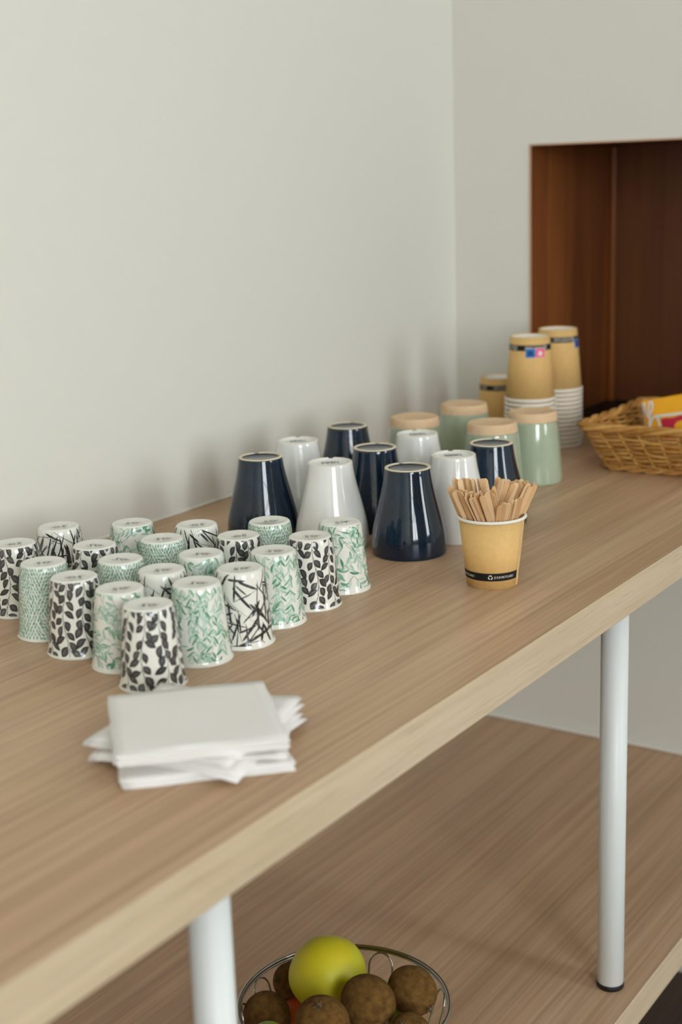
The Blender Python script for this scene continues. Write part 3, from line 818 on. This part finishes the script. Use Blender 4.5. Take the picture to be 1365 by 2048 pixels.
# bundle leaning left: rows from the front wall of the cup to the back
for lay in range(4):
    for k in range(9 if lay < 3 else 8):
        rx = -.0305 + .0042 * k + RS.uniform(-.0010, .0010) + lay * .0006
        ry = front_y(rx) + .0022 + lay * (.0046 if lay < 3 else .0105) * (1.0 if k > 1 else .6)
        if rx * rx + ry * ry > .0312 ** 2: ry = math.sqrt(max(0, .0312 ** 2 - rx * rx)) * (1 if ry > 0 else -1)
        bx_ = min(rx + (.026 if lay < 3 else .012), .017)
        through(rx, ry, bx_ + RS.uniform(-.002, .002), ry * .25 + RS.uniform(-.003, .003), RS.choice((-.35, -.1, .15, -.6, 1.1)))
# bundle leaning right, farther back
for lay in range(4):
    for k in range(8):
        rx = .0305 - .0042 * k + RS.uniform(-.0010, .0010)
        ry = .020 - lay * .0085
        if rx * rx + ry * ry > .0312 ** 2: ry = math.sqrt(max(0, .0312 ** 2 - rx * rx)) * (1 if ry > 0 else -1)
        bx_ = max(rx - .027, -.017)
        if lay == 3 and k > 2: continue
        through(rx, ry, bx_ + RS.uniform(-.002, .002), ry * .35 + RS.uniform(-.003, .003), RS.choice((.35, .1, -.15, .5, -1.0)))
# a few leaning toward the viewer in the front middle
for rx in (.003, .0065, .0105, .0125, .0145, .0175, .021):
    through(rx, front_y(rx) + .002, rx * .55, .015 + RS.uniform(-.003, .003), RS.choice((.0, .3, 1.1, -.2)))

# ------------------------------------------------------------------ napkins
def napkin_mesh(seed, thick=.0022, side=.121, curl=0.0):
    """a folded tissue: four plies fanned at the open edges, one rounded fold"""
    R = random.Random(seed); V, F = [], []
    n = 14; plies = 3
    ph = [R.uniform(0, 6) for _ in range(6)]
    def hgt(x_, y_): return .00035 * math.sin(x_ * 55 + ph[0]) * math.sin(y_ * 47 + ph[1]) + .0003 * math.sin((x_ + y_) * 80 + ph[2])
    for k in range(plies):
        z0 = k * thick / plies; z1 = z0 + thick / plies * .82
        sh_ = side - R.uniform(0, .0022); ox, oy = R.uniform(-.0008, .0008), R.uniform(-.0008, .0008)
        n0 = len(V)
        for lay, z in ((0, z0), (1, z1)):
            for i in range(n + 1):
                for j in range(n + 1):
                    x_ = (i / n - .5) * sh_ + ox; y_ = (j / n - .5) * sh_ + oy
                    e_ = 1 - min(1, min(i, n - i, j, n - j) / 1.5)
                    V.append((x_ + .0006 * math.sin(j * .9 + ph[3] + k), y_ + .0006 * math.sin(i * .8 + ph[4] + k), z + curl * (.6 + .4 * k / plies) * max(0, ((abs(x_) + abs(y_)) / side - .62) / .38) ** 1.6 + hgt(x_, y_) * (.4 + .6 * k / plies) - (e_ * .0002 if lay else -e_ * .0002)))
        st = n + 1; N1 = st * st
        for i in range(n):
            for j in range(n):
                a = n0 + i * st + j
                F.append((a, a + 1, a + st + 1, a + st)); F.append((a + N1, a + N1 + st, a + N1 + st + 1, a + N1 + 1))
        edge = [i * st for i in range(n)] + [n * st + j for j in range(n)] + [(n - i) * st + n for i in range(n)] + [n - j for j in range(n)]
        for a, b in zip(edge, edge[1:] + edge[:1]): F.append((n0 + a, n0 + b, n0 + b + N1, n0 + a + N1))
    me = mesh('napkin', V, F, M['napkin'], True)
    bm = bmesh.new(); bm.from_mesh(me); bmesh.ops.recalc_face_normals(bm, faces=bm.faces); bm.to_mesh(me); bm.free()
    return me
def fold_mesh(thick=.0021, side=.121):
    pts = []
    V, F = [], []
    k = 9; n = 12
    for i in range(n + 1):
        x_ = (i / n - .5) * side * .985
        for j in range(k):
            a = -PI / 2 - PI * j / (k - 1)
            V.append((x_, -side / 2 + math.cos(a) * .0022 + .0004, thick * .5 + math.sin(a) * thick * .5))
    for i in range(n):
        for j in range(k - 1): F.append((i * k + j, i * k + j + 1, (i + 1) * k + j + 1, (i + 1) * k + j))
    return mesh('fold', V, F, M['napkin'], True)
NAP = {'bottom': [napkin_mesh(s, curl=-.0003) for s in (1, 2)], 'low': [napkin_mesh(s, curl=-.0050) for s in (3, 4)],
       'high': [napkin_mesh(s, curl=.0016) for s in (5, 6)], 'top': [napkin_mesh(s, curl=-.0004) for s in (7, 8)]}
FOLD = fold_mesh()
z = TZ + .0003
# rot: direction of the napkin's own x axis
seq = [('bottom', .7395, .634, -.79), ('bottom', .741, .637, -.74), ('bottom', .738, .6335, -.80),
       ('low', .744, .638, .20), ('low', .746, .641, .24),
       ('askew', .751, .634, -1.00),
       ('high', .746, .643, .17), ('high', .750, .645, .25),
       ('top', .7385, .6375, -.78), ('top', .737, .6385, -.79), ('top', .738, .6375, -.77), ('top', .7375, .638, -.785)]
LAB = {'bottom': 'white folded paper napkin at the bottom of the pile', 'low': 'white folded paper napkin turned crosswise low in the pile, its corners drooping out', 'high': 'white folded paper napkin turned crosswise just under the top napkins, corners sticking out',
       'askew': 'white folded paper napkin set slightly askew beneath the top napkins', 'top': 'white folded paper napkin squared up beneath the topmost one'}
for i, (k, x_, y_, a) in enumerate(seq):
    o_ = link('napkin', NAP.get(k, NAP['bottom'])[i % 2], None, (x_, y_, z)); o_.rotation_euler = (0, 0, a)
    tag(o_, 'topmost white folded paper napkin of the pile' if i == len(seq) - 1 else LAB[k], 'napkin', 'paper napkins piled on the table')
    if k == 'top': link('fold', FOLD, o_)
    z += .0021

# ------------------------------------------------------------------ wicker basket
BX0, BX1, BY0, BY1, BH, BF = 1.741, 1.968, .470, .783, .066, .026     # rim rectangle, height, flare
bcx, bcy = (BX0 + BX1) / 2, (BY0 + BY1) / 2
hxr, hyr = (BX1 - BX0) / 2, (BY1 - BY0) / 2
wb = empty('wicker_basket', (bcx, bcy, TZ))
tag(wb, 'shallow rectangular wicker basket with flared sides', 'basket')
def perim(tz, s, rad=.009):
    """point on the rounded rectangle at relative height tz (0 base, 1 rim), s in 0..1; returns point, outward"""
    hx = hxr - BF * (1 - tz); hy = hyr - BF * (1 - tz)
    segs = [2 * (hx - rad), PI / 2 * rad, 2 * (hy - rad), PI / 2 * rad] * 2
    d = (s % 1.0) * sum(segs)
    for i, L in enumerate(segs):
        if d <= L: break
        d -= L
    q = i // 2
    rot = q * PI / 2
    half = (hx, hy) if q % 2 == 0 else (hy, hx)
    if i % 2 == 0: p = Vector((-half[0] + rad + d, -half[1])); n = Vector((0, -1))
    else:
        a = -PI / 2 + d / rad; p = Vector((half[0] - rad + rad * math.cos(a), -half[1] + rad + rad * math.sin(a))); n = Vector((math.cos(a), math.sin(a)))
    c_, s_ = math.cos(rot), math.sin(rot)
    return Vector((p.x * c_ - p.y * s_, p.x * s_ + p.y * c_)), Vector((n.x * c_ - n.y * s_, n.x * s_ + n.y * c_))
NS = 38
RB = random.Random(3)
for i in range(NS):
    s_ = (i + .5) / NS
    pts = []
    for k in range(6):
        tz = k / 5; p, n = perim(tz, s_)
        p2 = p + n * .0004
        pts.append((p2.x, p2.y, .004 + tz * (BH - .006)))
    link('stake', tube('stake', pts, .0021, WICK[1], 6), wb)
rowsn = 17
for r_ in range(rowsn):
    tz = .08 + .84 * r_ / (rowsn - 1); pts = []
    n = NS * 4
    for k in range(n):
        s_ = k / n; p, nn = perim(tz, s_)
        w = math.cos(s_ * NS * PI * 1.0 * 2 / 2 + (PI if r_ % 2 else 0))
        p2 = p + nn * (.0034 * w)
        pts.append((p2.x, p2.y, .004 + tz * (BH - .006) + .0009 * math.sin(s_ * 60 + r_ * 2.1)))
    link('weaver', tube('weaver', pts, .0020, WICK[RB.randrange(3)], 6, True), wb)
def twist(name, tz, zc, amp, r, turns, ph, m, out=.001):
    pts = []; n = 220
    for k in range(n):
        s_ = k / n; p, nn = perim(tz, s_); a = s_ * 2 * PI * turns + ph
        p2 = p + nn * (out + amp * math.cos(a)); pts.append((p2.x, p2.y, zc + amp * math.sin(a) + .0008 * math.sin(s_ * 40)))
    return link(name, tube(name, pts, r, m, 7, True), wb)
for k in range(3): twist('rim_strand', 1.0, BH - .002, .0032, .0034, 11, k * 2 * PI / 3, WICK[(k + 1) % 3])
for k in range(2): twist('foot_strand', 0.0, .0048, .0024, .0026, 16, k * PI, WICK[k])
hx0, hy0 = hxr - BF, hyr - BF
nb = 16
for k in range(nb):
    y_ = -hy0 + 2 * hy0 * (k + .5) / nb
    link('base_strand', tube('base_strand', [(-hx0 + 2 * hx0 * j / 16, y_, .0055 + .0014 * math.cos(j * PI + k * PI)) for j in range(17)], .0034, WICK[k % 3], 6), wb)

# ------------------------------------------------------------------ yellow snack packet in the basket
pk = empty('snack_packet', (1.868, .648, TZ + .010), math.radians(-82))
pk.rotation_euler = (math.radians(-14), math.radians(-13), math.radians(-84))
tag(pk, 'yellow snack packet with white script and magenta stripe in the basket', 'packet')
PW, PH, PT = .165, .092, .030
def psurf(u, v, side=1, off=0.0):
    x_ = (u - .5) * PW; z_ = v * PH
    f_ = (max(0, math.sin(PI * u)) ** .55) * (max(0, math.sin(PI * v)) ** .55)
    return (x_, side * -(f_ * PT / 2 + .0004 + off) - side * .0006 * math.sin(u * 23) * math.sin(v * 17), z_)
def packet_body():
    V, F = [], []; n, m_ = 36, 20
    for side in (1, -1):
        n0 = len(V)
        for i in range(n + 1):
            for j in range(m_ + 1): V.append(psurf(i / n, j / m_, side))
        for i in range(n):
            for j in range(m_):
                a = n0 + i * (m_ + 1) + j; q = (a, a + m_ + 1, a + m_ + 2, a + 1)
                F.append(q if side > 0 else q[::-1])
    return mesh('packet_body', V, F, M['yellow'], True)
pb = link('packet_body', packet_body(), pk)
def pdecal(name, poly_rows, m, off):
    V, F = [], []
    for row in poly_rows: V += [psurf(u, v, 1, off) for u, v in row]
    w = len(poly_rows[0])
    for i in range(len(poly_rows) - 1):
        for j in range(w - 1): F.append((i * w + j, i * w + j + 1, (i + 1) * w + j + 1, (i + 1) * w + j))
    return link(name, mesh(name, V, F, m, True), pb)
def pline(name, pts, wd_, m, off=.0012):
    P = spline([(a, b, 0) for a, b in pts], 6); rows_ = []
    for i, p in enumerate(P):
        a, b = P[max(i - 1, 0)], P[min(i + 1, len(P) - 1)]
        d = (b - a).normalized(); rows_.append([(p.x - d.y * wd_ * .56, p.y + d.x * wd_), (p.x + d.y * wd_ * .56, p.y - d.x * wd_)])
    return pdecal(name, rows_, m, off)
pdecal('magenta_stripe', [[(.185 + .79 * i / 20, .34), (.165 + .80 * i / 20, .655 + .008 * math.sin(i * 1.7))] for i in range(21)], M['magenta'], .0009)
pline('white_script', [(.025, .97), (.030, .86), (.048, .74), (.070, .70)], .016, M['whiteink'])
pline('white_script', [(.052, .72), (.090, .82), (.098, .93), (.078, .965), (.062, .86), (.064, .74), (.045, .58), (.020, .45)], .016, M['whiteink'])
pline('white_script', [(.040, .46), (.075, .66), (.105, .715), (.135, .69), (.152, .56), (.165, .40)], .020, M['whiteink'])
pline('white_outline', [(.10, .725), (.3, .695), (.6, .685), (.95, .68)], .020, M['whiteink'])
pline('white_edge', [(.004, .96), (.006, .7), (.006, .4), (.004, .1)], .012, M['whiteink'])

# ------------------------------------------------------------------ wire fruit bowl
FB = Vector((1.043, .725, SH)); RIM = .1075; RZ = .101
fb = empty('wire_fruit_bowl', FB)
tag(fb, 'round chrome wire fruit bowl on the lower shelf', 'bowl')
def circ(r, z_, n=96): return [(r * math.cos(2 * PI * i / n), r * math.sin(2 * PI * i / n), z_) for i in range(n)]
link('rim_wire', tube('rim_wire', circ(RIM, RZ), .0019, M['chrome'], 10, True), fb)
link('rim_wire', tube('rim_wire', circ(RIM - .0016, RZ - .0024), .0012, M['chrome'], 8, True), fb)
link('base_ring', tube('base_ring', circ(.060, .0022, 64), .0021, M['chrome'], 8, True), fb)
link('base_ring', tube('base_ring', circ(.026, .0075, 48), .0014, M['chrome'], 8, True), fb)
def bowl_r(z_): return .060 + (RIM - .0026 - .060) * (max(0, (z_ - .002)) / (RZ - .0035 - .002)) ** .5
NL = 13
def loop_pts(hw, zt):
    pts = []
    zs = [.004 + (zt - .014 - .004) * i / 10 for i in range(11)]
    def wid(z_): return hw * (.45 + .55 * min(1, z_ / .06))
    for z_ in zs: pts.append((bowl_r(z_), -wid(z_) / bowl_r(z_), z_))
    for i in range(1, 12):
        a = PI * i / 12; z_ = zt - .014 + .014 * math.sin(a); pts.append((bowl_r(z_), -hw * math.cos(a) / bowl_r(z_), z_))
    for z_ in reversed(zs): pts.append((bowl_r(z_), wid(z_) / bowl_r(z_), z_))
    return [(r * math.cos(a), r * math.sin(a), z_) for r, a, z_ in pts]
LOOP = tube('wire_loop', loop_pts(.0135, RZ - .0035), .0011, M['chrome'], 8)
for i in range(NL):
    l_ = link('wire_loop', LOOP, fb); l_.rotation_euler = (0, 0, 2 * PI * i / NL + .18)
for k in range(3):
    a = k * PI / 3
    link('base_wire', tube('base_wire', [(.060 * math.cos(a) * t_, .060 * math.sin(a) * t_, .0060 + .0012 * k - .003 * abs(t_) ** 3) for t_ in [j / 8 - 1 for j in range(17)]], .0011, M['chrome'], 6), fb)

def orient(o_, axis):
    o_.rotation_euler = Vector(axis).to_track_quat('Z', 'Y').to_euler()
def apple_mesh(r, m):
    prof = []
    for i in range(25):
        a = -PI / 2 + PI * i / 24
        rr = r * math.cos(a) * (1 + .03 * math.sin(a)); zz = r * .96 * math.sin(a)
        if i > 19: zz -= r * .20 * ((i - 19) / 5) ** 1.6
        if i < 3: zz += r * .12 * ((3 - i) / 3) ** 1.5
        prof.append((max(rr, 0) if 0 < i < 24 else 0, zz))
    return lathe('apple_body', prof, m, 48, lambda j, a, rr, zz: (rr * (1 + .015 * math.cos(5 * a) + .01 * math.sin(2 * a + 1)), zz))
def apple(pos, r, m, axis, lab, nm='apple'):
    e_ = empty(nm, pos); orient(e_, axis)
    tag(e_, lab, 'fruit')
    link('apple_body', apple_mesh(r, m), e_)
    link('stalk', tube('stalk', [(0, 0, r * .70), (.0006, 0, r * .82), (.0022, .0008, r * .98)], .0011, M['stem'], 6), e_)
dv = Vector(Rf)
apple((1.0552, .7517, SH + .117), .0402, M['apple'], Vector(Rf) * .9 - Vector(Rr) * .3 + Vector((0, 0, .15)), 'large yellow green apple on top of the fruit')
def ball(name, r, stretch, m, seg=40, lump=.02):
    prof = [(r * math.cos(-PI / 2 + PI * i / 20) if 0 < i < 20 else 0, r * stretch * math.sin(-PI / 2 + PI * i / 20)) for i in range(21)]
    return lathe(name, prof, m, seg, lambda j, a, rr, zz: (rr * (1 + lump * math.cos(2 * a) + lump * .5 * math.sin(3 * a)), zz))
def kiwi(pos, r, axis, lab):
    e_ = empty('kiwi', pos); orient(e_, axis); tag(e_, lab, 'fruit', 'kiwis in the fruit bowl')
    st = 1.14
    link('kiwi_body', ball('kiwi_body', r, st, M['kiwi']), e_)
    R = random.Random(int(r * 1e6)); V, F = [], []
    top = r * st
    n0 = 0; G = 2.0
    for k in range(9):
        a = 2 * PI * k / 9 + R.uniform(-.2, .2); L = R.uniform(.0028, .0046) * 1.5; h = R.uniform(.0010, .0032)
        ca, sa_ = math.cos(a), math.sin(a); w = .0017; n0 = len(V)
        V += [(.0010 * ca - w * sa_, .0010 * sa_ + w * ca, top - .0010), (.0010 * ca + w * sa_, .0010 * sa_ - w * ca, top - .0010),
              (L * ca, L * sa_, top + h - .0010), (.0016 * ca, .0016 * sa_, top + h)]
        F += [(n0, n0 + 1, n0 + 2), (n0 + 1, n0 + 3, n0 + 2), (n0 + 3, n0, n0 + 2), (n0, n0 + 3, n0 + 1)]
    kn = len(V)
    for j in range(8): V.append((.0030 * math.cos(PI * j / 4), .0030 * math.sin(PI * j / 4), top - .0012))
    for j in range(8): V.append((.0022 * math.cos(PI * j / 4), .0022 * math.sin(PI * j / 4), top + .0014))
    F += [(kn + j, kn + (j + 1) % 8, kn + 8 + (j + 1) % 8, kn + 8 + j) for j in range(8)] + [tuple(kn + 8 + j for j in range(8))]
    c_ = link('calyx', mesh('calyx', V, F, M['calyx']), e_); c_['label'] = 'dry dark flower end'
rt, up, fw = Vector(Rr), -Vector(Rd), Vector(Rf)
def vdir(a, b, c): return rt * a + up * b - fw * c        # picture right, picture up, toward the viewer
kiwi((1.0731, .6614, SH + .1185), .0236, vdir(.60, -.42, .68), 'kiwi at the right edge of the bowl against the rim')
kiwi((1.0233, .6819, SH + .1259), .0258, vdir(.56, -.46, .69), 'kiwi in front of the apple with its flower end toward the right')
kiwi((1.0748, .8101, SH + .0795), .0218, vdir(-.75, .35, .55), 'kiwi half hidden behind the apple on the left')
kiwi((1.0040, .7950, SH + .0815), .0245, vdir(.10, -.60, .78), 'kiwi at the left front of the bowl, by the white leg')
kiwi((.9653, .6970, SH + .1300), .0262, vdir(-.12, .78, .60), 'kiwi in the centre front with its flower end facing up')
kiwi((1.0180, .6306, SH + .1128), .0195, vdir(-.45, .55, .70), 'kiwi at the lower right, cut off by the picture edge')
apple((1.0998, .7282, SH + .0578), .0345, M['green'], (.3, -.2, -.6), 'green apple low in the bowl behind the kiwis', 'green_apple')
def citrus(nm, pos, r, st, m, axis, lab):
    e_ = empty(nm, pos); orient(e_, axis); tag(e_, lab, 'fruit')
    link('fruit_body', ball('fruit_body', r, st, m, 36, .008), e_)
    link('fruit_tip', lathe('fruit_tip', [(0, r * st + .0008), (.0015, r * st + .0004), (.0024, r * st - .0006), (.0026, r * st - .0014)], M['stem'], 12), e_)
citrus('lime', (1.0752, .6786, SH + .0790), .0205, 1.25, M['green'], vdir(-.9, .5, .1), 'bright green fruit wedged between two kiwis on the right')
citrus('mandarin', (1.0560, .7880, SH + .0560), .0230, .92, M['orange'], (.2, .1, -1), 'orange fruit glimpsed low between kiwis left of the apple')
citrus('lime', (.9575, .7575, SH + .1000), .0145, 1.2, M['green'], vdir(.9, .1, .1), 'green fruit at the bottom left edge in front of a kiwi')
apple((1.0274, .7225, SH + .0460), .0330, M['green'], (.2, .3, .8), 'green apple at the very bottom of the fruit bowl', 'green_apple')
citrus('mandarin', (1.0265, .6643, SH + .0690), .0285, .92, M['orange'], (.1, .2, 1), 'orange fruit buried under the front kiwis of the bowl')
citrus('mandarin', (.9760, .7329, SH + .0715), .0262, .92, M['orange'], (-.2, .2, 1), 'orange fruit buried at the left side of the bowl')
